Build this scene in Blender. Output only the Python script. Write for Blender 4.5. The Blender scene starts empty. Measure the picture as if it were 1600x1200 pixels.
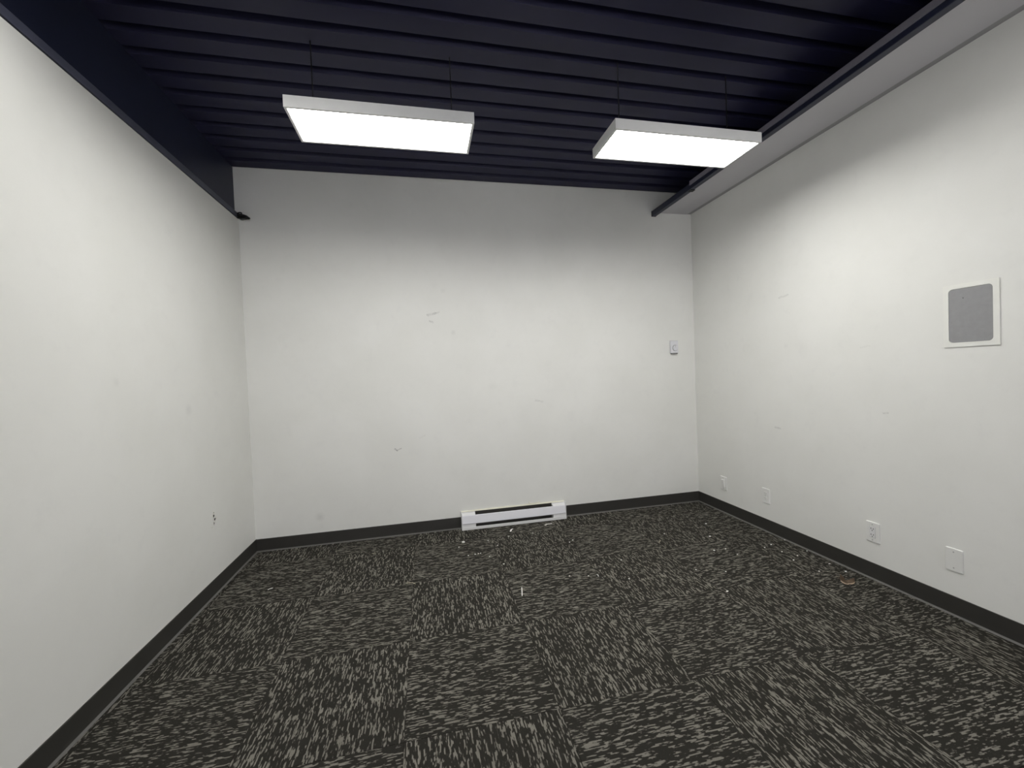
import bpy, bmesh, math, random
from mathutils import Vector, Matrix

# ------------------------------------------------------------------ camera, world, light, exposure
W, D, H = 4.0663, 3.682, 3.086          # room width, camera-to-back-wall depth, ceiling height (m)
YF = -2.6                               # wall behind the camera
ZL = 2.676                              # top of the left wall, underside of its steel beam
ZS = 2.884                              # underside of the right soffit
FPX = 643.786
CAM = Vector((1.3921, 0.0, 1.3564))
YAW, PITCH, ROLL = 0.2089, -0.0228, -0.0392

scene = bpy.context.scene
C = scene.collection
_cy, _sy, _cp, _sp = math.cos(YAW), math.sin(YAW), math.cos(PITCH), math.sin(PITCH)
FW = Vector((_sy * _cp, _cy * _cp, _sp))
_rt = Vector((_cy, -_sy, 0)); _up = _rt.cross(FW)
RT = _rt * math.cos(ROLL) + _up * math.sin(ROLL)
UP = -_rt * math.sin(ROLL) + _up * math.cos(ROLL)
cd = bpy.data.cameras.new('camera'); cam = bpy.data.objects.new('camera', cd); C.objects.link(cam)
cd.sensor_fit = 'HORIZONTAL'; cd.sensor_width = 36.0; cd.lens = FPX * 36.0 / 1600.0; cd.clip_start = 0.02
cam.matrix_world = Matrix(((RT.x, UP.x, -FW.x, CAM.x), (RT.y, UP.y, -FW.y, CAM.y), (RT.z, UP.z, -FW.z, CAM.z), (0, 0, 0, 1)))
scene.camera = cam

wd = bpy.data.worlds.new('world'); scene.world = wd; wd.use_nodes = True
wd.node_tree.nodes['Background'].inputs[0].default_value = (0.97, 0.96, 1.0, 1)   # overcast sky, entering as fill by the added window behind the camera
wd.node_tree.nodes['Background'].inputs[1].default_value = 3.7
vs = scene.view_settings
vs.view_transform = 'Standard'; vs.look = 'None'; vs.gamma = 1.0; vs.use_curve_mapping = False
vs.exposure = 0.06
LAMP_COLOR = (1.0, 0.990, 0.957)
LAMPS = [((1.25, 2.28, 2.66), 23.0), ((2.88, 2.17, 2.63), 29.5), ((0.68, 1.50, 2.84), 8.0), ((2.95, 1.12, 2.84), 8.5)]   # pendant panels: bottom centre, emission strength; last two added out of view as fill

def pix(x, y, axis, val):               # a photo pixel's direction met with a wall or floor plane
    d = RT * ((x - 800) / FPX) + UP * ((599.5 - y) / FPX) + FW
    return CAM + d * ((val - CAM[axis]) / d[axis])
def fl(x, y, z=0.0): return pix(x, y, 2, z)

# ------------------------------------------------------------------ materials
def new_mat(name):
    m = bpy.data.materials.new(name); m.use_nodes = True
    nt = m.node_tree; return m, nt, nt.nodes['Principled BSDF']
def N(nt, typ, **kw):
    n = nt.nodes.new(typ)
    for k, v in kw.items(): setattr(n, k, v)
    return n
def setin(nt, sock, v):
    if isinstance(v, bpy.types.NodeSocket): nt.links.new(v, sock)
    else: sock.default_value = v
def M(nt, op, a, b=None, c=None, clamp=False):
    n = N(nt, 'ShaderNodeMath', operation=op, use_clamp=clamp); setin(nt, n.inputs[0], a)
    if b is not None: setin(nt, n.inputs[1], b)
    if c is not None: setin(nt, n.inputs[2], c)
    return n.outputs[0]
def mix(nt, f, a, b):
    n = N(nt, 'ShaderNodeMix', data_type='RGBA'); setin(nt, n.inputs[0], f)
    for i, v in ((6, a), (7, b)):
        if isinstance(v, bpy.types.NodeSocket): nt.links.new(v, n.inputs[i])
        else: n.inputs[i].default_value = (*v, 1)
    return n.outputs[2]
def noise(nt, vec, scale, detail=2.0, rough=0.5, w=None):
    n = N(nt, 'ShaderNodeTexNoise')
    if w is not None: n.noise_dimensions = '4D'; setin(nt, n.inputs['W'], w)
    nt.links.new(vec, n.inputs['Vector']); n.inputs['Scale'].default_value = scale
    n.inputs['Detail'].default_value = detail; n.inputs['Roughness'].default_value = rough
    return n.outputs['Fac']
def ramp(nt, f, lo, hi):
    n = N(nt, 'ShaderNodeMapRange', interpolation_type='SMOOTHSTEP')
    setin(nt, n.inputs['Value'], f); n.inputs['From Min'].default_value = lo; n.inputs['From Max'].default_value = hi
    return n.outputs[0]
def plain(name, col, rough=0.5, metal=0.0, var=0.04, scale=30.0, bump=0.0):
    m, nt, b = new_mat(name)
    tc = N(nt, 'ShaderNodeTexCoord'); f = noise(nt, tc.outputs['Object'], scale, 3)
    lo = tuple(max(0, c * (1 - var)) for c in col); hi = tuple(min(1, c * (1 + var)) for c in col)
    nt.links.new(mix(nt, f, lo, hi), b.inputs['Base Color'])
    b.inputs['Roughness'].default_value = rough; b.inputs['Metallic'].default_value = metal
    if bump:
        bn = N(nt, 'ShaderNodeBump'); bn.inputs['Strength'].default_value = bump; bn.inputs['Distance'].default_value = 0.002
        nt.links.new(noise(nt, tc.outputs['Object'], scale * 6, 3), bn.inputs['Height']); nt.links.new(bn.outputs[0], b.inputs['Normal'])
    return m

WALL = (0.80, 0.80, 0.765)
def wall_mat(name, scuffs=(), smudges=()):
    """painted drywall: roller stipple, faint blotches, scuff strokes (a, b, half width, darkness), round smudges"""
    m, nt, b = new_mat(name)
    g = N(nt, 'ShaderNodeNewGeometry'); P = g.outputs['Position']
    f1 = noise(nt, P, 1.6, 4, 0.6); f2 = noise(nt, P, 9.0, 4, 0.65)
    base = mix(nt, ramp(nt, f1, 0.3, 0.7), tuple(c * 0.975 for c in WALL), (0.815, 0.815, 0.785))
    base = mix(nt, M(nt, 'MULTIPLY', ramp(nt, f2, 0.52, 0.8), 0.22), base, (0.70, 0.70, 0.68))
    wob = N(nt, 'ShaderNodeTexNoise'); nt.links.new(P, wob.inputs['Vector']); wob.inputs['Scale'].default_value = 38.0; wob.inputs['Detail'].default_value = 3
    ws = N(nt, 'ShaderNodeVectorMath', operation='MULTIPLY_ADD'); nt.links.new(wob.outputs['Color'], ws.inputs[0])
    ws.inputs[1].default_value = (0.014, 0.014, 0.014); ws.inputs[2].default_value = (-0.007, -0.007, -0.007)
    pw = N(nt, 'ShaderNodeVectorMath', operation='ADD'); nt.links.new(P, pw.inputs[0]); nt.links.new(ws.outputs[0], pw.inputs[1])
    grit = ramp(nt, noise(nt, P, 120.0, 2), 0.35, 0.6)
    for a, c, hw, dk in scuffs:
        a, c = Vector(a), Vector(c); ab = c - a
        s = N(nt, 'ShaderNodeVectorMath', operation='SUBTRACT'); nt.links.new(pw.outputs[0], s.inputs[0]); s.inputs[1].default_value = a
        d = N(nt, 'ShaderNodeVectorMath', operation='DOT_PRODUCT'); nt.links.new(s.outputs[0], d.inputs[0]); d.inputs[1].default_value = ab / ab.length_squared
        t = M(nt, 'ADD', d.outputs['Value'], 0.0, clamp=True)
        q = N(nt, 'ShaderNodeVectorMath', operation='SCALE'); q.inputs[0].default_value = ab; nt.links.new(t, q.inputs['Scale'])
        e = N(nt, 'ShaderNodeVectorMath', operation='DISTANCE'); nt.links.new(s.outputs[0], e.inputs[0]); nt.links.new(q.outputs[0], e.inputs[1])
        k = M(nt, 'SUBTRACT', 1.0, ramp(nt, e.outputs['Value'], hw * 0.4, hw * 1.3))
        k = M(nt, 'MULTIPLY', M(nt, 'MULTIPLY', k, dk * 0.68), M(nt, 'MULTIPLY_ADD', grit, 0.7, 0.3))
        base = mix(nt, k, base, (0.16, 0.16, 0.155))
    for c, r, dk in smudges:
        e = N(nt, 'ShaderNodeVectorMath', operation='DISTANCE'); nt.links.new(pw.outputs[0], e.inputs[0]); e.inputs[1].default_value = Vector(c)
        k = M(nt, 'MULTIPLY', M(nt, 'SUBTRACT', 1.0, ramp(nt, e.outputs['Value'], 0.0, r)), dk * 0.6)
        base = mix(nt, k, base, (0.30, 0.30, 0.29))
    nt.links.new(base, b.inputs['Base Color'])
    b.inputs['Roughness'].default_value = 0.62; b.inputs['Specular IOR Level'].default_value = 0.25
    bn = N(nt, 'ShaderNodeBump'); bn.inputs['Strength'].default_value = 0.10; bn.inputs['Distance'].default_value = 0.002
    nt.links.new(noise(nt, P, 260.0, 3), bn.inputs['Height']); nt.links.new(bn.outputs[0], b.inputs['Normal'])
    return m

def carpet_mat():
    """loop-pile carpet: short pale dashes in narrow rows on charcoal; rows follow the tile's own x axis"""
    m, nt, b = new_mat('carpet_pile')
    tc = N(nt, 'ShaderNodeTexCoord'); oi = N(nt, 'ShaderNodeObjectInfo')
    sp = N(nt, 'ShaderNodeSeparateXYZ'); nt.links.new(tc.outputs['Object'], sp.inputs[0])
    X, Y = sp.outputs[0], sp.outputs[1]; rnd = M(nt, 'MULTIPLY', oi.outputs['Random'], 37.0)
    wv = N(nt, 'ShaderNodeTexNoise'); nt.links.new(tc.outputs['Object'], wv.inputs['Vector']); wv.inputs['Scale'].default_value = 22.0
    Xw = M(nt, 'ADD', X, M(nt, 'MULTIPLY', M(nt, 'SUBTRACT', wv.outputs['Fac'], 0.5), 0.006))
    row = M(nt, 'FLOOR', M(nt, 'DIVIDE', Xw, 0.0052))
    cv = N(nt, 'ShaderNodeCombineXYZ'); nt.links.new(M(nt, 'MULTIPLY', row, 3.71), cv.inputs[0])
    nt.links.new(M(nt, 'MULTIPLY', Y, 20.0), cv.inputs[1]); nt.links.new(rnd, cv.inputs[2])
    dash = noise(nt, cv.outputs[0], 1.0, 1.5)
    cv2 = N(nt, 'ShaderNodeCombineXYZ'); nt.links.new(M(nt, 'MULTIPLY', X, 150.0), cv2.inputs[0])
    nt.links.new(M(nt, 'MULTIPLY', Y, 45.0), cv2.inputs[1]); nt.links.new(rnd, cv2.inputs[2])
    brk = noise(nt, cv2.outputs[0], 1.0, 2)
    tuft = noise(nt, tc.outputs['Object'], 420.0, 2)
    f = M(nt, 'ADD', M(nt, 'MULTIPLY', dash, 0.70), M(nt, 'MULTIPLY', brk, 0.40))
    k = ramp(nt, f, 0.575, 0.635)
    dark = mix(nt, tuft, (0.014, 0.0131, 0.0112), (0.042, 0.0390, 0.0325))
    pale = mix(nt, tuft, (0.140, 0.132, 0.113), (0.310, 0.294, 0.252))
    big = noise(nt, tc.outputs['Object'], 5.0, 3, 0.5, rnd)
    col = mix(nt, M(nt, 'MULTIPLY', k, M(nt, 'MULTIPLY_ADD', big, 0.6, 0.6), clamp=True), dark, pale)
    nt.links.new(col, b.inputs['Base Color'])
    b.inputs['Roughness'].default_value = 0.95; b.inputs['Specular IOR Level'].default_value = 0.1
    h = M(nt, 'ADD', M(nt, 'MULTIPLY', k, 0.6), M(nt, 'MULTIPLY', tuft, 0.6))
    bn = N(nt, 'ShaderNodeBump'); bn.inputs['Strength'].default_value = 0.7; bn.inputs['Distance'].default_value = 0.003
    nt.links.new(h, bn.inputs['Height']); nt.links.new(bn.outputs[0], b.inputs['Normal'])
    return m

def emit_mat(name, strength):
    m, nt, b = new_mat(name)
    tc = N(nt, 'ShaderNodeTexCoord'); f = noise(nt, tc.outputs['Object'], 3.0, 1)
    b.inputs['Base Color'].default_value = (0.9, 0.9, 0.9, 1)
    nt.links.new(mix(nt, f, LAMP_COLOR, LAMP_COLOR), b.inputs['Emission Color']); b.inputs['Emission Strength'].default_value = strength
    return m

def bp(x, y): return pix(x, y, 1, D)
def rp(x, y): return pix(x, y, 0, W)
def lp(x, y): return pix(x, y, 0, 0)
MAT = {
    'wall_back': wall_mat('painted_drywall_back',
        [(bp(668, 492), bp(680, 489), .011, .42), (bp(679, 489.5), bp(686, 487), .008, .32), (bp(671, 501), bp(676, 503), .009, .38),
         (bp(617, 701), bp(621, 703.5), .007, .85), (bp(621, 703), bp(627, 700), .005, .65), (bp(837, 625), bp(848, 627), .010, .25), (bp(655, 684), bp(664, 680), .006, .14)],
        [(bp(708, 519), .03, .22), (bp(500, 807), .05, .30), (bp(692, 454), .03, .12), (bp(770, 603), .05, .08)]),
    'wall_left': wall_mat('painted_drywall_left', [(lp(336, 816), lp(335, 820), .008, .3)], [(lp(295, 640), .05, .22), (lp(335, 810), .035, .35), (lp(182, 597), .03, .14)]),
    'wall_right': wall_mat('painted_drywall_right',
        [(rp(1217, 465), rp(1231, 460), .008, .28), (rp(1211, 667), rp(1219, 669), .008, .34), (rp(1380, 645), rp(1387, 645), .006, .34), (rp(1345, 543), rp(1358, 540), .006, .14)],
        [(rp(1228, 540), .03, .10)]),
    'wall': wall_mat('painted_drywall'),
    'soffit': plain('soffit_paint', (0.56, 0.55, 0.575), 0.7, 0, 0.03, 4),
    'deck': plain('navy_deck_paint', (0.006, 0.006, 0.036), 0.6, 0, 0.2, 6),
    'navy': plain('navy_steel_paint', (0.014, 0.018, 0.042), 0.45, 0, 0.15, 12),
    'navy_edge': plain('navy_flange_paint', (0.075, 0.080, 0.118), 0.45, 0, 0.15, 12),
    'black': plain('black_rubber', (0.010, 0.010, 0.011), 0.55),
    'base': plain('charcoal_vinyl', (0.036, 0.0345, 0.031), 0.42, 0, 0.10, 14),
    'toe': plain('pale_vinyl_toe', (0.135, 0.131, 0.123), 0.6, 0, 0.12, 30),
    'subfloor': plain('grey_subfloor', (0.02, 0.02, 0.02), 0.9),
    'carpet': carpet_mat(),
    'heater': plain('heater_enamel', (0.74, 0.74, 0.78), 0.38, 0, 0.02, 20),
    'heater_cap': plain('heater_cap_enamel', (0.78, 0.78, 0.78), 0.40, 0, 0.02, 20),
    'cream': plain('yellowed_enamel', (0.80, 0.78, 0.66), 0.45, 0, 0.10, 25),
    'fin': plain('dull_heater_fins', (0.05, 0.047, 0.043), 0.55, 0.4),
    'plate': plain('white_wall_plate', (0.80, 0.80, 0.775), 0.32, 0, 0.015, 30),
    'slot': plain('dark_slot', (0.015, 0.015, 0.014), 0.7),
    'screw': plain('painted_screw', (0.42, 0.42, 0.41), 0.4),
    'thermo': plain('cool_white_plastic', (0.72, 0.72, 0.75), 0.4, 0, 0.02),
    'thermo_dark': plain('grey_plastic_and_shade', (0.22, 0.22, 0.215), 0.5),  # dial ring and pointer, and the painted shade below the cover
    'spk_frame': plain('off_white_frame', (0.81, 0.81, 0.765), 0.45, 0, 0.04, 14),
    'grille': plain('grey_speaker_cloth', (0.295, 0.295, 0.300), 0.75, 0, 0.10, 40, 0.25),
    'paper': plain('white_paper', (0.86, 0.86, 0.83), 0.8),
    'crumb': plain('plaster_white', (0.80, 0.79, 0.74), 0.9),
    'tan': plain('tan_fibre', (0.42, 0.38, 0.28), 0.9),
    'leaf': plain('dry_brown_leaf', (0.105, 0.070, 0.042), 0.7, 0, 0.55, 45),
    'leaf_pale': plain('pale_leaf_edge', (0.46, 0.36, 0.26), 0.7, 0, 0.2, 60),
    'lamp_body': plain('white_lamp_housing', (0.75, 0.75, 0.74), 0.45),
}

# ------------------------------------------------------------------ geometry helpers
def obj(name, bm, mat, parent=None, smooth=False):
    me = bpy.data.meshes.new(name)
    bmesh.ops.recalc_face_normals(bm, faces=bm.faces[:])
    if smooth:
        for f in bm.faces: f.smooth = True
    bm.to_mesh(me); bm.free()
    me.materials.append(MAT[mat] if isinstance(mat, str) else mat)
    o = bpy.data.objects.new(name, me); C.objects.link(o)
    if parent: o.parent = parent
    return o
def tag(o, label, cat, group=None):
    o['label'] = label; o['category'] = cat
    if group: o['group'] = group
    return o
def thing(name, label, cat, loc, rz=0.0, group=None):
    o = bpy.data.objects.new(name, None); C.objects.link(o); o.empty_display_size = 0.05
    o.location = loc; o.rotation_euler = (0, 0, rz)
    return tag(o, label, cat, group)
def struct(name, bm, mat, parent=None):
    o = obj(name, bm, mat, parent)
    if not parent: o['kind'] = 'structure'
    return o
def box(bm, x0, x1, y0, y1, z0, z1, bev=0.0, seg=2):
    r = bmesh.ops.create_cube(bm, size=1.0)['verts']
    for v in r:
        v.co = Vector(((x0 + x1) / 2 + v.co.x * (x1 - x0), (y0 + y1) / 2 + v.co.y * (y1 - y0), (z0 + z1) / 2 + v.co.z * (z1 - z0)))
    if bev:
        es = list({e for v in r for e in v.link_edges})
        bmesh.ops.bevel(bm, geom=es, offset=bev, segments=seg, affect='EDGES', profile=0.5)
    return bm
def B(*a, **k): return box(bmesh.new(), *a, **k)
def extrude_profile(bm, prof, x0, x1, m0=0.0, m1=0.0):
    """closed profile of (d, z) swept along x; d is the distance in front of the wall (-y); m0/m1 mitre the ends by d"""
    a = [bm.verts.new((x0 + m0 * d, -d, z)) for d, z in prof]; b = [bm.verts.new((x1 + m1 * d, -d, z)) for d, z in prof]
    n = len(prof)
    for i in range(n): bm.faces.new((a[i], a[(i + 1) % n], b[(i + 1) % n], b[i]))
    bm.faces.new(a); bm.faces.new(b[::-1]); return bm
def tube(bm, pts, r, seg=10, closed=False):
    pts = [Vector(p) for p in pts]; n = len(pts); rings = []
    for i, p in enumerate(pts):
        t = (pts[(i + 1) % n] - pts[i - 1]) if closed else (pts[min(i + 1, n - 1)] - pts[max(i - 1, 0)])
        t.normalize(); u = t.cross(Vector((0.13, 0.27, 0.95))).normalized(); v = t.cross(u)
        rr = r[i] if isinstance(r, (list, tuple)) else r
        rings.append([bm.verts.new(p + (u * math.cos(k * math.tau / seg) + v * math.sin(k * math.tau / seg)) * rr) for k in range(seg)])
    for i in range(n if closed else n - 1):
        A, Bq = rings[i], rings[(i + 1) % n]
        for k in range(seg): bm.faces.new((A[k], A[(k + 1) % seg], Bq[(k + 1) % seg], Bq[k]))
    if not closed: bm.faces.new(rings[0][::-1]); bm.faces.new(rings[-1])
    return bm
def rrect(w, h, r, seg=6):
    out = []
    for cx, cz, a0 in ((w / 2 - r, h / 2 - r, 0), (-w / 2 + r, h / 2 - r, 90), (-w / 2 + r, -h / 2 + r, 180), (w / 2 - r, -h / 2 + r, 270)):
        for k in range(seg + 1):
            a = math.radians(a0 + 90 * k / seg); out.append((cx + r * math.cos(a), cz + r * math.sin(a)))
    return out
def slab(bm, outline, y0, y1, cx=0.0, cz=0.0, inset=0.0):
    """outline in (x, z) made solid from y0 (back) to y1 (front); the front edge drawn in by inset"""
    a = [bm.verts.new((cx + x, y0, cz + z)) for x, z in outline]
    f = 1.0; mx = max(abs(x) for x, _ in outline); mz = max(abs(z) for _, z in outline)
    rings = [a]
    if inset:
        rings.append([bm.verts.new((cx + x, y1 + (y0 - y1) * 0.4, cz + z)) for x, z in outline])
    rings.append([bm.verts.new((cx + x * (1 - inset / mx), y1, cz + z * (1 - inset / mz))) for x, z in outline])
    n = len(outline)
    for A, Bq in zip(rings, rings[1:]):
        for i in range(n): bm.faces.new((A[i], A[(i + 1) % n], Bq[(i + 1) % n], Bq[i]))
    bm.faces.new(a[::-1]); bm.faces.new(rings[-1]); return bm
def frame_ring(bm, outer, inner, y0, y1, cx=0.0, cz=0.0):
    """a flat frame between two outlines with the same number of points"""
    n = len(outer); R = []
    for o, y in ((outer, y0), (outer, y1), (inner, y1), (inner, y0)):
        R.append([bm.verts.new((cx + x, y, cz + z)) for x, z in o])
    for A, Bq in zip(R, R[1:] + R[:1]):
        for i in range(n): bm.faces.new((A[i], A[(i + 1) % n], Bq[(i + 1) % n], Bq[i]))
    return bm
def disc(bm, x, z, r, y0, y1, seg=16):
    return slab(bm, [(r * math.cos(k * math.tau / seg), r * math.sin(k * math.tau / seg)) for k in range(seg)], y0, y1, x, z)

# ------------------------------------------------------------------ room shell
T = 0.14
struct('wall_back', B(-T, W + T, D, D + T, -0.05, H + 0.06), 'wall_back')
struct('wall_right', B(W, W + T, YF, D, -0.05, H + 0.06), 'wall_right')
wl = struct('wall_left', B(-T, 0, YF, D, -0.05, ZL), 'wall_left')
bm = bmesh.new()                          # wall behind the camera; wide window added unseen to let fill light in
WX0, WX1, WZ0, WZ1 = 0.30, W - 0.45, 0.55, 2.75
for a in ((-T, WX0, -0.05, H + 0.06), (WX1, W + T, -0.05, H + 0.06), (WX0, WX1, -0.05, WZ0), (WX0, WX1, WZ1, H + 0.06)):
    box(bm, a[0], a[1], YF - T, YF, a[2], a[3])
struct('wall_front', bm, 'wall')
bm = bmesh.new()
for k in range(4):
    x = WX0 + (WX1 - WX0) * k / 3; box(bm, max(WX0, x - 0.025), min(WX1, x + 0.025), YF - 0.09, YF - 0.04, WZ0, WZ1)
for z in (WZ0, WZ1 - 0.05): box(bm, WX0, WX1, YF - 0.089, YF - 0.041, z, z + 0.05)
wn = struct('fill_window', bm, 'lamp_body')
gl = bpy.data.materials.new('fill_window_glass'); gl.use_nodes = True
gb = gl.node_tree.nodes['Principled BSDF']; gb.inputs['Transmission Weight'].default_value = 1.0; gb.inputs['Roughness'].default_value = 0.0; gb.inputs['IOR'].default_value = 1.02
for k in range(3):
    xa_, xb_ = WX0 + (WX1 - WX0) * k / 3 + 0.026, WX0 + (WX1 - WX0) * (k + 1) / 3 - 0.026
    struct('fill_window_pane', B(xa_, xb_, YF - 0.066, YF - 0.064, WZ0 + 0.051, WZ1 - 0.051), gl, wn)

floor = struct('floor', B(0, W, YF, D, -0.06, -0.0065), 'subfloor')
TS, X0, Y0 = 0.61, 1.87, 2.79             # carpet tile size and a joint crossing read from the photograph
proto = None; tiles = {}
for i in range(-4, 5):
    for j in range(-10, 3):
        xa, xb = max(0.0, X0 + i * TS), min(W, X0 + (i + 1) * TS); ya, yb = max(YF, Y0 + j * TS), min(D, Y0 + (j + 1) * TS)
        if xb - xa < 0.02 or yb - ya < 0.02: continue
        turn = (i + j) % 2 != 0; g = 0.0005
        w, h = xb - xa - 2 * g, yb - ya - 2 * g
        if turn: w, h = h, w
        key = (round(w, 4), round(h, 4))
        if key not in tiles:
            me = bpy.data.meshes.new('carpet_tile'); bm = B(-w / 2, w / 2, -h / 2, h / 2, -0.0065, 0.0, bev=0.0012, seg=1)
            bm.to_mesh(me); bm.free(); me.materials.append(MAT['carpet']); tiles[key] = me
        o = bpy.data.objects.new('carpet_tile', tiles[key]); C.objects.link(o); o.parent = floor
        o.location = ((xa + xb) / 2, (ya + yb) / 2, 0); o.rotation_euler = (0, 0, math.pi / 2 if turn else 0)

# ribbed navy roof deck; ribs run parallel to the back wall
prof = []; y = D + T
while y > YF - T:
    for dy, dz in ((0, 0.0), (-0.100, 0.0), (-0.112, 0.038), (-0.140, 0.038)): prof.append((y + dy, H + dz))
    y -= 0.152
bm = bmesh.new(); xa, xb = -T, W + T
A = [bm.verts.new((xa, p, z)) for p, z in prof]; Bv = [bm.verts.new((xb, p, z)) for p, z in prof]
At = [bm.verts.new((xa, p, H + 0.09)) for p, z in prof]; Bt = [bm.verts.new((xb, p, H + 0.09)) for p, z in prof]
for i in range(len(prof) - 1):
    bm.faces.new((A[i], A[i + 1], Bv[i + 1], Bv[i])); bm.faces.new((At[i], At[i + 1], Bt[i + 1], Bt[i]))
    bm.faces.new((A[i], A[i + 1], At[i + 1], At[i])); bm.faces.new((Bv[i], Bv[i + 1], Bt[i + 1], Bt[i]))
struct('ceiling', bm, 'deck')

# right soffit with a shadow gap along the right wall
bm = bmesh.new()
box(bm, 3.655, W - 0.045, YF, D, ZS, ZS + 0.012); box(bm, W - 0.070, W - 0.0451, YF, D, ZS + 0.0121, ZS + 0.075); box(bm, W - 0.070, W, YF, D, ZS + 0.0751, ZS + 0.085)
struct('ceiling_soffit', bm, 'soffit')
struct('gap_shade_strip', B(W - 0.0449, W, YF, D, ZS + 0.003, ZS + 0.012), plain('grey_gap_shade', (0.36, 0.355, 0.365), 0.7))  # darker grey strip stands in for the shade inside the gap

# cove base
COVE = [(0, 0), (0.0060, 0), (0.0046, 0.010), (0.0042, 0.018), (0.0042, 0.0995), (0.003, 0.102), (0, 0.102)]
TOE = [(0.0058, 0), (0.0150, 0), (0.0148, 0.0018), (0.0075, 0.0062), (0.0051, 0.0075)]   # cove toe, paler than the base
HX0, HX1 = 1.662, 2.624                    # heater ends
o = struct('baseboard_back', extrude_profile(bmesh.new(), COVE, 0, HX0, 1, 0), 'base'); struct('toe', extrude_profile(bmesh.new(), TOE, 0, HX0, 1, 0), 'toe', o); o.location = (0, D, 0)
o = struct('baseboard_back', extrude_profile(bmesh.new(), COVE, HX1, W, 0, -1), 'base'); struct('toe', extrude_profile(bmesh.new(), TOE, HX1, W, 0, -1), 'toe', o); o.location = (0, D, 0)
o = struct('baseboard_right', extrude_profile(bmesh.new(), COVE, 0, D - YF, 1, -1), 'base'); struct('toe', extrude_profile(bmesh.new(), TOE, 0, D - YF, 1, -1), 'toe', o); o.location = (W, D, 0); o.rotation_euler = (0, 0, -math.pi / 2)
o = struct('baseboard_left', extrude_profile(bmesh.new(), COVE, 0, D - YF, 1, -1), 'base'); struct('toe', extrude_profile(bmesh.new(), TOE, 0, D - YF, 1, -1), 'toe', o); o.location = (0, YF, 0); o.rotation_euler = (0, 0, math.pi / 2)

# ------------------------------------------------------------------ steel
t = thing('steel_beam', 'deep navy steel beam lying along the top of the left wall', 'beam', (0, D, ZL))
L = D - YF
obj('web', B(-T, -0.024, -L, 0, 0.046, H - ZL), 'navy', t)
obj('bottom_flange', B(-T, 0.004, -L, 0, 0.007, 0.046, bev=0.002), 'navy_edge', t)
obj('shadow_gap_strip', B(-T, -0.008, -L, 0, 0.0, 0.007), 'black', t)  # black strip painted in for the shadow gap below the flange

t = thing('square_rail', 'thin navy square steel rail along the edge of the right soffit', 'rail', (3.655, D, 2.872))
obj('rail_tube', B(-0.023, 0.021, -L, 0, -0.025, 0.025, bev=0.003), 'navy', t)
obj('end_plug', B(-0.0245, 0.0225, -0.012, 0, -0.0265, 0.0265, bev=0.002), 'black', t)
obj('cover_strip', B(-0.030, -0.0235, -L, -0.60, 0.004, 0.040, bev=0.001), plain('grey_purple_strip', (0.22, 0.21, 0.25), 0.5), t)
obj('clip', B(-0.015, 0.027, -0.60, -0.56, -0.031, -0.0251, bev=0.002), 'black', t)

# crumpled black loop in the far left corner, hanging on the back wall under the beam end
t = thing('cable_loop', 'small crumpled black cable loop hanging in the corner below the left beam', 'cable', (0.035, D, 2.69))
rd = random.Random(4)
def loop(cx, cz, rx, rz, tilt, d, n=22, wob=0.003):
    out = []
    for k in range(n):
        a = k * math.tau / n
        x, z = rx * math.cos(a), rz * math.sin(a)
        out.append((cx + x * math.cos(tilt) - z * math.sin(tilt) + rd.uniform(-wob, wob), -d + 0.008 * math.sin(a * 2 + cx * 50) + rd.uniform(-wob, wob) * 0.5, cz + x * math.sin(tilt) + z * math.cos(tilt)))
    return out
bm = bmesh.new()
tube(bm, loop(0.000, 0.000, 0.043, 0.013, -0.16, 0.024), 0.0085, 8, True)
tube(bm, loop(0.012, -0.006, 0.040, 0.008, -0.20, 0.038), 0.0080, 8, True)
obj('coil', bm, 'black', t, True)
bm = bmesh.new(); tube(bm, loop(-0.014, 0.022, 0.014, 0.016, 0.5, 0.018), 0.0045, 8, True); obj('tie', bm, 'black', t, True)
bm = bmesh.new(); tube(bm, [(0.040, -0.03, -0.006), (0.050, -0.028, -0.010), (0.056, -0.022, -0.013)], [0.008, 0.006, 0.004], 8); obj('frayed_end', bm, 'black', t, True)
bm = bmesh.new(); tube(bm, [(-0.024, -0.020, -0.012), (-0.010, -0.024, -0.026), (0.008, -0.020, -0.026)], 0.0025, 6); obj('wire_end', bm, 'screw', t, True)
obj('hook', B(-0.006, 0.006, -0.026, 0, -0.004, 0.004, bev=0.001), 'black', t)

# ------------------------------------------------------------------ baseboard heater
t = thing('baseboard_heater', 'long low white electric baseboard heater at the foot of the back wall', 'heater', ((HX0 + HX1) / 2, D, 0))
hw = (HX1 - HX0) / 2; EC = 0.122
obj('back_plate', B(-hw + 0.002, hw - 0.002, -0.006, 0, 0.002, 0.151), 'heater_cap', t)
obj('hood', extrude_profile(bmesh.new(), [(0, 0.1500), (0.010, 0.1495), (0.0125, 0.1465), (0.0145, 0.1465), (0.0135, 0.1505), (0.010, 0.1525), (0, 0.1535)], -hw, hw), 'cream', t)
obj('front_panel', extrude_profile(bmesh.new(), [(0.044, 0.122), (0.046, 0.125), (0.051, 0.121), (0.0655, 0.058), (0.0645, 0.053), (0.061, 0.053), (0.0625, 0.058), (0.049, 0.1185)], -hw + 0.003, hw - 0.003), 'heater', t)
obj('bottom_lip', extrude_profile(bmesh.new(), [(0.0, 0.0005), (0.064, 0.0005), (0.065, 0.023), (0.063, 0.025), (0.060, 0.024), (0.059, 0.004), (0.0, 0.003)], -hw, hw), 'heater_cap', t)
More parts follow.
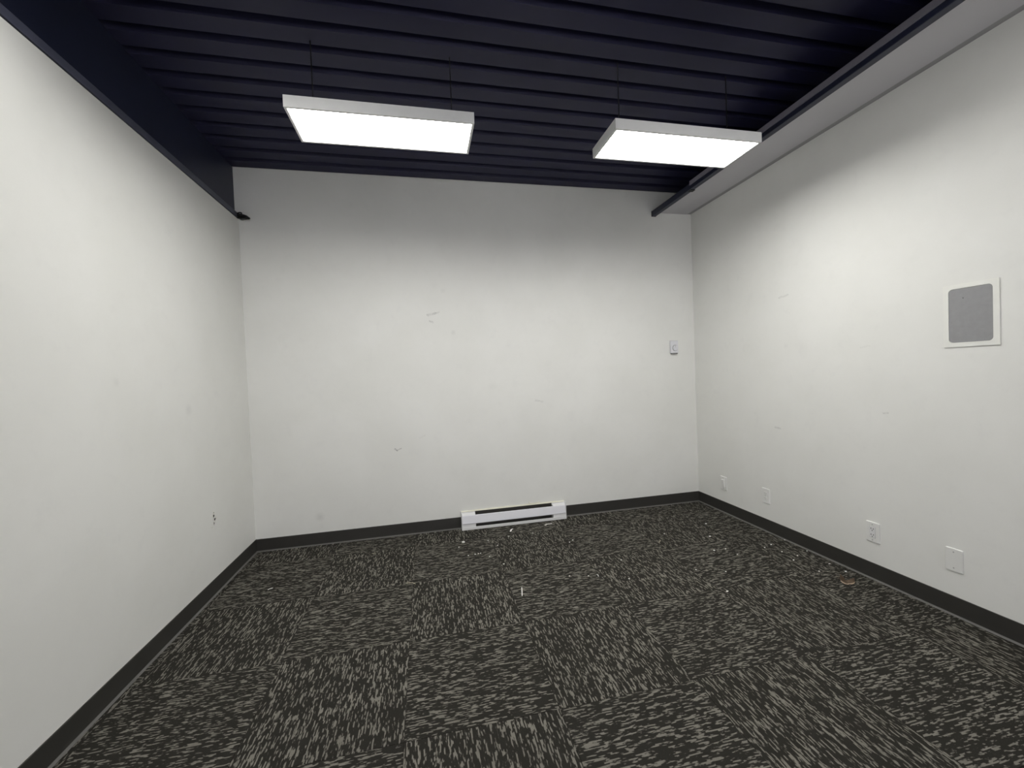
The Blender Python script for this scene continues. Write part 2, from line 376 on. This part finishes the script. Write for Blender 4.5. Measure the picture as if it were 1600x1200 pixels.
for s in (-1, 1):
    xa, xb = sorted((s * hw, s * (hw - EC)))
    e = obj('end_cover', extrude_profile(bmesh.new(), [(0.0065, 0.004), (0.0585, 0.004), (0.0605, 0.030), (0.0595, 0.056), (0.0455, 0.118), (0.0420, 0.1255), (0.0175, 0.1440), (0.0065, 0.1490)], xa, xb), 'heater_cap', t)
    obj('hood_shade_line', B(min(s * (hw - 0.006), s * (hw - EC)), max(s * (hw - 0.006), s * (hw - EC)), -0.0200, -0.0170, 0.1405, 0.1440), 'screw', e)  # grey strip paints the shadow line under the hood
    xo = s * hw
    obj('end_cap', B(min(xo, xo + s * 0.003), max(xo, xo + s * 0.003), -0.0655, 0, 0.0005, 0.1535, bev=0.001, seg=1), 'heater_cap', t)
n = 60; fin = bpy.data.meshes.new('fin'); bm = bmesh.new()
for k in range(n):
    x = -hw + EC + 0.008 + k * (2 * hw - 2 * EC - 0.016) / (n - 1)
    box(bm, x - 0.0006, x + 0.0006, -0.044, -0.010, 0.055, 0.115)
f = obj('heating_fins', bm, 'fin', t); f['kind'] = 'stuff'
bm = bmesh.new(); tube(bm, [(-hw + EC * 0.8, -0.027, 0.085), (hw - EC * 0.8, -0.027, 0.085)], 0.006, 10); obj('heating_rod', bm, 'fin', t, True)
obj('inner_liner', B(-hw + EC, hw - EC, -0.0085, -0.0065, 0.006, 0.146), 'fin', t)
# ragged yellowed paint bead on the hood's wall edge
bm = bmesh.new()
for k in range(26):
    x = -hw * 0.75 + k * (hw * 1.55) / 25; r_ = rd.uniform(0.001, 0.004)
    box(bm, x - 0.02, x + 0.02, -r_ - 0.002, 0, 0.1536, 0.1536 + r_)
obj('paint_bead', bm, 'cream', t)
xs = (bp(826, 783).x - (HX0 + HX1) / 2, bp(843, 782).x - (HX0 + HX1) / 2)
bm = bmesh.new(); tube(bm, [(xs[0], -0.004, 0.178), (xs[0] + 0.006, -0.005, 0.163), (xs[0] + 0.03, -0.006, 0.157), (xs[1] - 0.02, -0.006, 0.159), (xs[1], -0.004, 0.172)], [0.003, 0.005, 0.004, 0.005, 0.003], 6)
obj('peeling_paint', bm, 'cream', t)

# ------------------------------------------------------------------ thermostat on the back wall
a, b_ = pix(1048, 531.5, 1, D - 0.025), pix(1060.3, 551.0, 1, D - 0.025)
tw, th = b_.x - a.x, a.z - b_.z
t = thing('thermostat', 'small white dial thermostat on the back wall near the right corner', 'thermostat', ((a.x + b_.x) / 2, D, (a.z + b_.z) / 2))
obj('wall_plate', slab(bmesh.new(), rrect(tw * 0.92, th * 0.98, 0.006), 0, -0.006), 'thermo', t)
obj('cover', slab(bmesh.new(), rrect(tw, th, 0.007), -0.006, -0.027, inset=0.004), 'thermo', t)
d_ = obj('dial', disc(bmesh.new(), 0.004, -0.012, 0.027, -0.027, -0.034, 28), 'thermo', t)
obj('dial_ring', frame_ring(bmesh.new(), [(0.0305 * math.cos(k * math.tau / 28), 0.0305 * math.sin(k * math.tau / 28)) for k in range(28)],
    [(0.0272 * math.cos(k * math.tau / 28), 0.0272 * math.sin(k * math.tau / 28)) for k in range(28)], -0.027, -0.0285, 0.004, -0.012), 'thermo_dark', t)
obj('pointer', B(0.003, 0.005, -0.0350, -0.034, -0.008, 0.013), 'thermo_dark', d_)
obj('bottom_shade', B(-tw * 0.38, tw * 0.40, -0.022, -0.002, -th / 2 - 0.008, -th / 2 - 0.0002, bev=0.001), 'thermo_dark', t)  # dark block stands in for the shadow below the cover

# ------------------------------------------------------------------ things on the right wall (local x runs towards the camera, -y into the room)
def right_thing(name, label, cat, y, z, group=None): return thing(name, label, cat, (W, y, z), -math.pi / 2, group)
def wall_plate(t, w, h, opening=None):
    if not opening:
        return obj('cover_plate', slab(bmesh.new(), rrect(w, h, 0.004, 3), 0, -0.0072, inset=0.0026), 'plate', t)
    return obj('cover_plate', slab(bmesh.new(), rrect(w, h, 0.004, 3), 0, -0.0070, inset=0.0022), 'plate', t)
def screw(t, x, z, y=-0.0072):
    o = obj('screw', disc(bmesh.new(), x, z, 0.0034, y + 0.0004, y - 0.0010, 12), 'screw', t)
    return o
GR = 'wall plates low on the right wall'
# 1: paddle insert standing proud
t = right_thing('switch_plate', 'white wall plate with tilted rocker insert, nearest the far right corner', 'wall plate', 3.315, 0.275, GR)
wall_plate(t, 0.078, 0.122)
obj('rocker_frame', frame_ring(bmesh.new(), rrect(0.037, 0.070, 0.002, 2), rrect(0.032, 0.065, 0.0015, 2), -0.0070, -0.0085), 'plate', t)
bm = B(-0.0155, 0.0155, -0.018, -0.005, -0.032, 0.032, bev=0.0012)
for v in bm.verts:
    if v.co.y < -0.010: v.co.y += 0.007 * (0.5 - v.co.z / 0.064) - 0.001
obj('rocker', bm, 'plate', t)
for z in (-0.048, 0.048): screw(t, 0, z)
# 2: duplex painted over
def duplex(t, slot_mat, face_mat='plate'):
    for s in (-1, 1):
        zc = s * 0.0195
        f = obj('receptacle', slab(bmesh.new(), rrect(0.034, 0.0285, 0.010, 5), -0.004, -0.0090, 0, zc, inset=0.0008), face_mat, t)
        for x, h in ((-0.0064, 0.0078), (0.0064, 0.0066)):
            obj('slot', B(x - 0.0012, x + 0.0012, -0.0094, -0.0085, zc + 0.0035 - h / 2, zc + 0.0035 + h / 2), slot_mat, f)
        obj('ground_hole', disc(bmesh.new(), 0, zc - 0.0075, 0.0024, -0.0085, -0.0094, 10), slot_mat, f)
t = right_thing('power_outlet', 'painted-over duplex outlet, second plate from the far right corner', 'outlet', 2.832, 0.292, GR)
wall_plate(t, 0.076, 0.122); duplex(t, 'screw'); screw(t, 0, 0)
# 3: decorator receptacle with dark slots
t = right_thing('power_outlet', 'white decorator outlet with dark slots, left of the blank plate', 'outlet', 2.015, 0.296, GR)
wall_plate(t, 0.078, 0.124)
ins = obj('receptacle', slab(bmesh.new(), rrect(0.033, 0.067, 0.002, 2), -0.005, -0.0092, inset=0.0006), MAT['heater_cap'], t)
obj('insert_gap', frame_ring(bmesh.new(), rrect(0.0350, 0.069, 0.002, 2), rrect(0.0332, 0.0672, 0.002, 2), -0.0070, -0.0078), 'screw', t)
for s in (-1, 1):
    zc = s * 0.0185
    for x, h in ((-0.0068, 0.0090), (0.0068, 0.0076)):
        obj('slot', B(x - 0.0017, x + 0.0017, -0.0097, -0.0088, zc + 0.0035 - h / 2, zc + 0.0035 + h / 2), 'slot', ins)
    obj('ground_hole', disc(bmesh.new(), 0, zc - 0.0082, 0.0029, -0.0088, -0.0097, 12), 'slot', ins)
for z in (-0.048, 0.048): screw(t, 0, z)
# 4: blank plate
t = right_thing('blank_plate', 'blank white cover plate, nearest the camera on the right wall', 'wall plate', 1.6155, 0.296, GR)
wall_plate(t, 0.074, 0.120)
for z in (-0.042, 0.042): screw(t, 0, z)

# in-wall speaker
ys, zs_ = (1.645 + 1.429) / 2, (1.725 + 1.409) / 2
t = right_thing('wall_speaker', 'flush wall speaker with grey cloth grille and off-white frame', 'speaker', ys, zs_)
fw, fh, gw, gh = 0.217, 0.317, 0.171, 0.273
gz = -(zs_ - 1.5685); 
obj('frame', frame_ring(bmesh.new(), rrect(fw, fh, 0.002, 5), rrect(gw, gh, 0.018, 5), 0, -0.006), 'spk_frame', t)
bm = slab(bmesh.new(), rrect(gw - 0.001, gh - 0.001, 0.0175, 5), -0.0008, -0.0048, inset=0.0012)
g = obj('grille', bm, 'grille', t)
obj('rivet', disc(bmesh.new(), -0.026, 0.086, 0.0022, -0.0045, -0.0056, 10), 'slot', g)

# ------------------------------------------------------------------ gouge in the left wall (chipped plaster round small holes)
def left_mark(px, py): p = lp(px, py); return p.y, p.z
gm = bmesh.new(); hm = bmesh.new(); rd = random.Random(9)
for px, py, r_ in ((333.6, 801.5, .005), (333.6, 805.6, .0095), (335.4, 811.2, .008), (336.6, 809.4, .006), (334.2, 817.3, .007), (331.4, 823.3, .003)):
    y_, z_ = left_mark(px, py)
    pts = [(y_ + r_ * rd.uniform(.7, 1.2) * math.cos(k * math.tau / 9), z_ + r_ * rd.uniform(.8, 1.4) * math.sin(k * math.tau / 9)) for k in range(9)]
    A = [hm.verts.new((0.0004, a, b)) for a, b in pts]; Bq = [hm.verts.new((0.0016, y_ + (a - y_) * .8, z_ + (b - z_) * .8)) for a, b in pts]
    for k in range(9): hm.faces.new((A[k], A[(k + 1) % 9], Bq[(k + 1) % 9], Bq[k]))
    hm.faces.new(Bq)
    for k in range(5):
        a = rd.uniform(0, math.tau); yy, zz = y_ + r_ * 1.5 * math.cos(a), z_ + r_ * 1.5 * math.sin(a); q = rd.uniform(.0015, .0035)
        box(gm, 0, rd.uniform(.002, .005), yy - q, yy + q, zz - q, zz + q)
h_ = obj('wall_hole', hm, 'slot', wl); g_ = obj('chipped_plaster', gm, 'crumb', wl)

# ------------------------------------------------------------------ litter on the carpet
rd = random.Random(21)
def crumb_mesh(name, lx, ly, lz, mat, seed):
    r = random.Random(seed); bm = bmesh.new()
    bmesh.ops.create_icosphere(bm, subdivisions=1, radius=1.0)
    for v in bm.verts:
        k = r.uniform(0.7, 1.2); v.co = Vector((v.co.x * lx * k, v.co.y * ly * k, max(-0.6, v.co.z) * lz * k + 0.6 * lz))
    me = bpy.data.meshes.new(name); bm.to_mesh(me); bm.free(); me.materials.append(MAT[mat]); return me
def litter(name, me, px, py, rz, label, cat='debris', group=None):
    o = bpy.data.objects.new(name, me); C.objects.link(o); p = fl(px, py); o.location = (p.x, p.y, 0.0006); o.rotation_euler = (0, 0, rz)
    return tag(o, label, cat, group)
cm = [crumb_mesh('plaster_crumb', 0.0085, 0.0068, 0.0042, 'paper', s) for s in range(4)]
cs = [crumb_mesh('plaster_crumb', 0.0062, 0.0050, 0.0034, 'crumb', 10 + s) for s in range(3)]
G1 = 'tiny crumbs scattered below the heater'
for px, py in ((795, 838), (832.5, 833), (762.5, 844.5), (777.5, 852), (747.5, 865), (742.5, 866), (751, 864.5), (765, 869.5), (732, 868), (787.5, 881), (717, 855), (895, 844), (890, 847)):
    litter('plaster_crumb', rd.choice(cs), px, py, rd.uniform(0, 3), 'tiny pale plaster crumb on the carpet below the heater', 'crumb', G1)
G2 = 'tiny crumbs by the right baseboard'
for px, py in ((1133.7, 857.5), (1152, 866), (1195, 855.5), (1205, 850.7), (1226, 843.7), (1240, 875), (1261, 861), (1296, 881), (1280, 892.5), (1222, 862), (1246, 868)):
    litter('plaster_crumb', rd.choice(cs), px, py, rd.uniform(0, 3), 'tiny pale crumb on the carpet along the right baseboard', 'crumb', G2)
G3 = 'crumbs on the open carpet right of the middle'
for px, py in ((970.7, 875), (983, 904.3), (890, 900), (919.5, 900), (1087.5, 890), (1134, 893), (1038, 834)):
    litter('plaster_crumb', rd.choice(cs), px, py, rd.uniform(0, 3), 'small pale crumb on the open carpet right of the middle', 'crumb', G3)
litter('plaster_crumb', crumb_mesh('plaster_crumb', .013, .015, .008, 'paper', 51), 724.3, 847.5, 0.4, 'bright white pellet on the carpet below the heater\'s left end', 'crumb')
litter('plaster_crumb', cm[0], 1103, 818.3, 0.2, 'bright white crumb on the carpet closest to the far right corner', 'crumb')
litter('plaster_crumb', crumb_mesh('plaster_crumb', .011, .007, .004, 'paper', 52), 1109.3, 838, 0.2, 'flat white chip in front of the far right corner', 'crumb')
litter('plaster_crumb', cm[2], 1115.8, 860, 0.2, 'round white crumb alone on the carpet right of the middle', 'crumb')
litter('plaster_crumb', crumb_mesh('plaster_crumb', .007, .005, .004, 'paper', 53), 1321.8, 893.2, -0.6, 'white chip lying just behind the dry leaf', 'crumb')
litter('plaster_crumb', crumb_mesh('plaster_crumb', .010, .006, .003, 'crumb', 54), 1136.3, 924, 0.1, 'pale chip on the carpet left of the dry leaf', 'crumb')
# curled strips of paper or fibre
def strip_mesh(name, pts, w, mat):
    bm = bmesh.new(); pts = [Vector(p) for p in pts]; L_, R_ = [], []
    for i, p in enumerate(pts):
        t_ = (pts[min(i + 1, len(pts) - 1)] - pts[max(i - 1, 0)]).normalized(); s_ = t_.cross(Vector((0, 0, 1))).normalized() * w / 2
        L_.append(bm.verts.new(p - s_)); R_.append(bm.verts.new(p + s_))
    for i in range(len(pts) - 1): bm.faces.new((L_[i], L_[i + 1], R_[i + 1], R_[i]))
    g_ = bmesh.ops.extrude_face_region(bm, geom=bm.faces[:])
    for v in g_['geom']:
        if isinstance(v, bmesh.types.BMVert): v.co.z += 0.0009
    bmesh.ops.recalc_face_normals(bm, faces=bm.faces[:])
    me = bpy.data.meshes.new(name); bm.to_mesh(me); bm.free(); me.materials.append(MAT[mat]); return me
litter('paper_scrap', strip_mesh('paper_scrap', [(-.014, -.024, .001), (-.006, -.012, .005), (.002, .004, .008), (.012, .016, .003), (.016, .034, .001)], .014, 'paper'), 799, 828.5, 0, 'curled white paper scrap on the carpet just below the heater', 'paper')
litter('paper_scrap', strip_mesh('paper_scrap', [(-.035, 0, .001), (-.01, .008, .004), (.012, .004, .004), (.040, .012, .001)], .014, 'crumb'), 857, 819.5, .1, 'pale torn scrap in front of the heater\'s right end', 'paper')
p0, p1 = fl(815.3, 918), fl(815.9, 931)
sm = strip_mesh('paper_strip', [((p1.x - p0.x) * k / 4, (p1.y - p0.y) * k / 4, .002 + .003 * math.sin(k * .8)) for k in range(5)], .0055, 'paper')
litter('paper_strip', sm, 815.3, 918, 0.0, 'thin white strip pointing at the camera on the carpet', 'paper')
litter('fibre_strand', strip_mesh('fibre_strand', [(-.03, .004, .001), (-.01, .0, .004), (.012, -.004, .004), (.030, -.014, .001)], .006, 'tan'), 642, 911, -.1, 'pale curled fibre strand on the carpet left of the middle', 'fibre')
litter('fibre_strand', strip_mesh('fibre_strand', [(-.02, -.02, .001), (-.002, -.004, .003), (.010, .010, .004), (.012, .03, .001)], .004, 'tan'), 1031, 846, -.1, 'thin pale thread on the carpet right of the heater', 'fibre')
litter('fibre_strand', strip_mesh('fibre_strand', [(-.014, -.006, .001), (.0, .0, .003), (.014, .004, .001)], .005, 'paper'), 422.5, 920, .2, 'short white fleck on the carpet near the left baseboard', 'fibre')
litter('fibre_strand', strip_mesh('fibre_strand', [(0, -.014, .001), (.002, .0, .006), (.001, .014, .001)], .004, 'paper'), 933.5, 899, .1, 'short upright white sliver on the open carpet', 'fibre')
litter('fibre_strand', strip_mesh('fibre_strand', [(-.014, .004, .001), (.0, -.002, .003), (.012, .004, .001)], .006, 'tan'), 584, 864.5, .2, 'pale fleck on the carpet in front of the left half of the back wall', 'fibre')

# dry curled leaf near the right baseboard
pa = fl(1326, 911)
t = thing('dry_leaf', 'dry curled brown leaf with pale edge lying near the right baseboard', 'leaf', (pa.x, pa.y, 0.001))
def leaf_pt(u, v):      # u 0..1 along the midrib, v -1..1 across: a boat curled up at both ends
    wdt = 0.024 * math.sin(math.pi * min(1, max(0.0, u * 0.93 + 0.05))) ** 0.75 * (1 + 0.12 * math.sin(9 * u + 3 * v))
    x = -0.046 + 0.085 * u + 0.006 * math.sin(4 * u); y = wdt * v * 0.9
    z = 0.006 + 0.030 * (0.45 - u) ** 2 * (3.2 if u < .45 else 0.8) + (0.018 if v > 0 else 0.003) * abs(v) ** 1.5 * (0.7 + 0.5 * math.sin(7 * u + (1 if v > 0 else 4))) + (0.010 * v if u < .35 else 0)
    return Vector((x, y, max(0.0006, z - 0.004)))
def leaf_part(v0, v1, nu=16, nv=8, th=0.0007):
    bm = bmesh.new(); G = [[bm.verts.new(leaf_pt(i / nu, v0 + (v1 - v0) * j / nv)) for j in range(nv + 1)] for i in range(nu + 1)]
    for i in range(nu):
        for j in range(nv): bm.faces.new((G[i][j], G[i + 1][j], G[i + 1][j + 1], G[i][j + 1]))
    r = bmesh.ops.extrude_face_region(bm, geom=bm.faces[:])
    for v in r['geom']:
        if isinstance(v, bmesh.types.BMVert): v.co.z += th
    return bm
obj('blade', leaf_part(-0.45, 1.0), 'leaf', t, True)
obj('pale_margin', leaf_part(-1.0, -0.45, nv=4), 'leaf_pale', t, True)
bm = bmesh.new(); tube(bm, [leaf_pt(0, 0) + Vector((0, 0, .001)), leaf_pt(0, 0) + Vector((-.010, .008, .010)), leaf_pt(0, 0) + Vector((-.012, .020, .018))], [.0016, .0012, .0008], 6); obj('stalk', bm, 'leaf', t, True)
t.rotation_euler = (0, 0, -0.35)

# ------------------------------------------------------------------ pendant light panels under the deck; last two added to brighten the side walls
for k, ((lx, ly, lz), st) in enumerate(LAMPS):
    t = thing('pendant_light', ('lit white pendant panel hanging nearest the back wall on the left', 'lit white pendant panel hanging nearest the back wall on the right', 'added unseen fill panel by the left wall, closer to the camera', 'added unseen fill panel under the soffit rail, closer to the camera')[k], 'pendant light', (lx, ly, lz), 0.0, 'pendant panels over the room')
    w_, h_ = 0.9, 0.30
    bm = B(-w_ / 2, w_ / 2, -h_ / 2, h_ / 2, 0.012, 0.05)
    obj('housing', bm, 'lamp_body', t)
    bm = bmesh.new()
    for a in ((-w_ / 2, w_ / 2, -h_ / 2, -h_ / 2 + 0.012), (-w_ / 2, w_ / 2, h_ / 2 - 0.012, h_ / 2), (-w_ / 2, -w_ / 2 + 0.012, -h_ / 2 + 0.012, h_ / 2 - 0.012), (w_ / 2 - 0.012, w_ / 2, -h_ / 2 + 0.012, h_ / 2 - 0.012)):
        box(bm, *a, -0.006, 0.012)
    obj('rim', bm, 'lamp_body', t)
    obj('diffuser', B(-w_ / 2 + 0.0125, w_ / 2 - 0.0125, -h_ / 2 + 0.0125, h_ / 2 - 0.0125, 0.004, 0.0118), emit_mat('lamp_diffuser', st), t)
    for x in (-w_ / 2 + 0.1, w_ / 2 - 0.1):
        obj('hanger', tube(bmesh.new(), [(x, 0, 0.05), (x, 0, H - lz)], 0.003, 8), 'black', t)
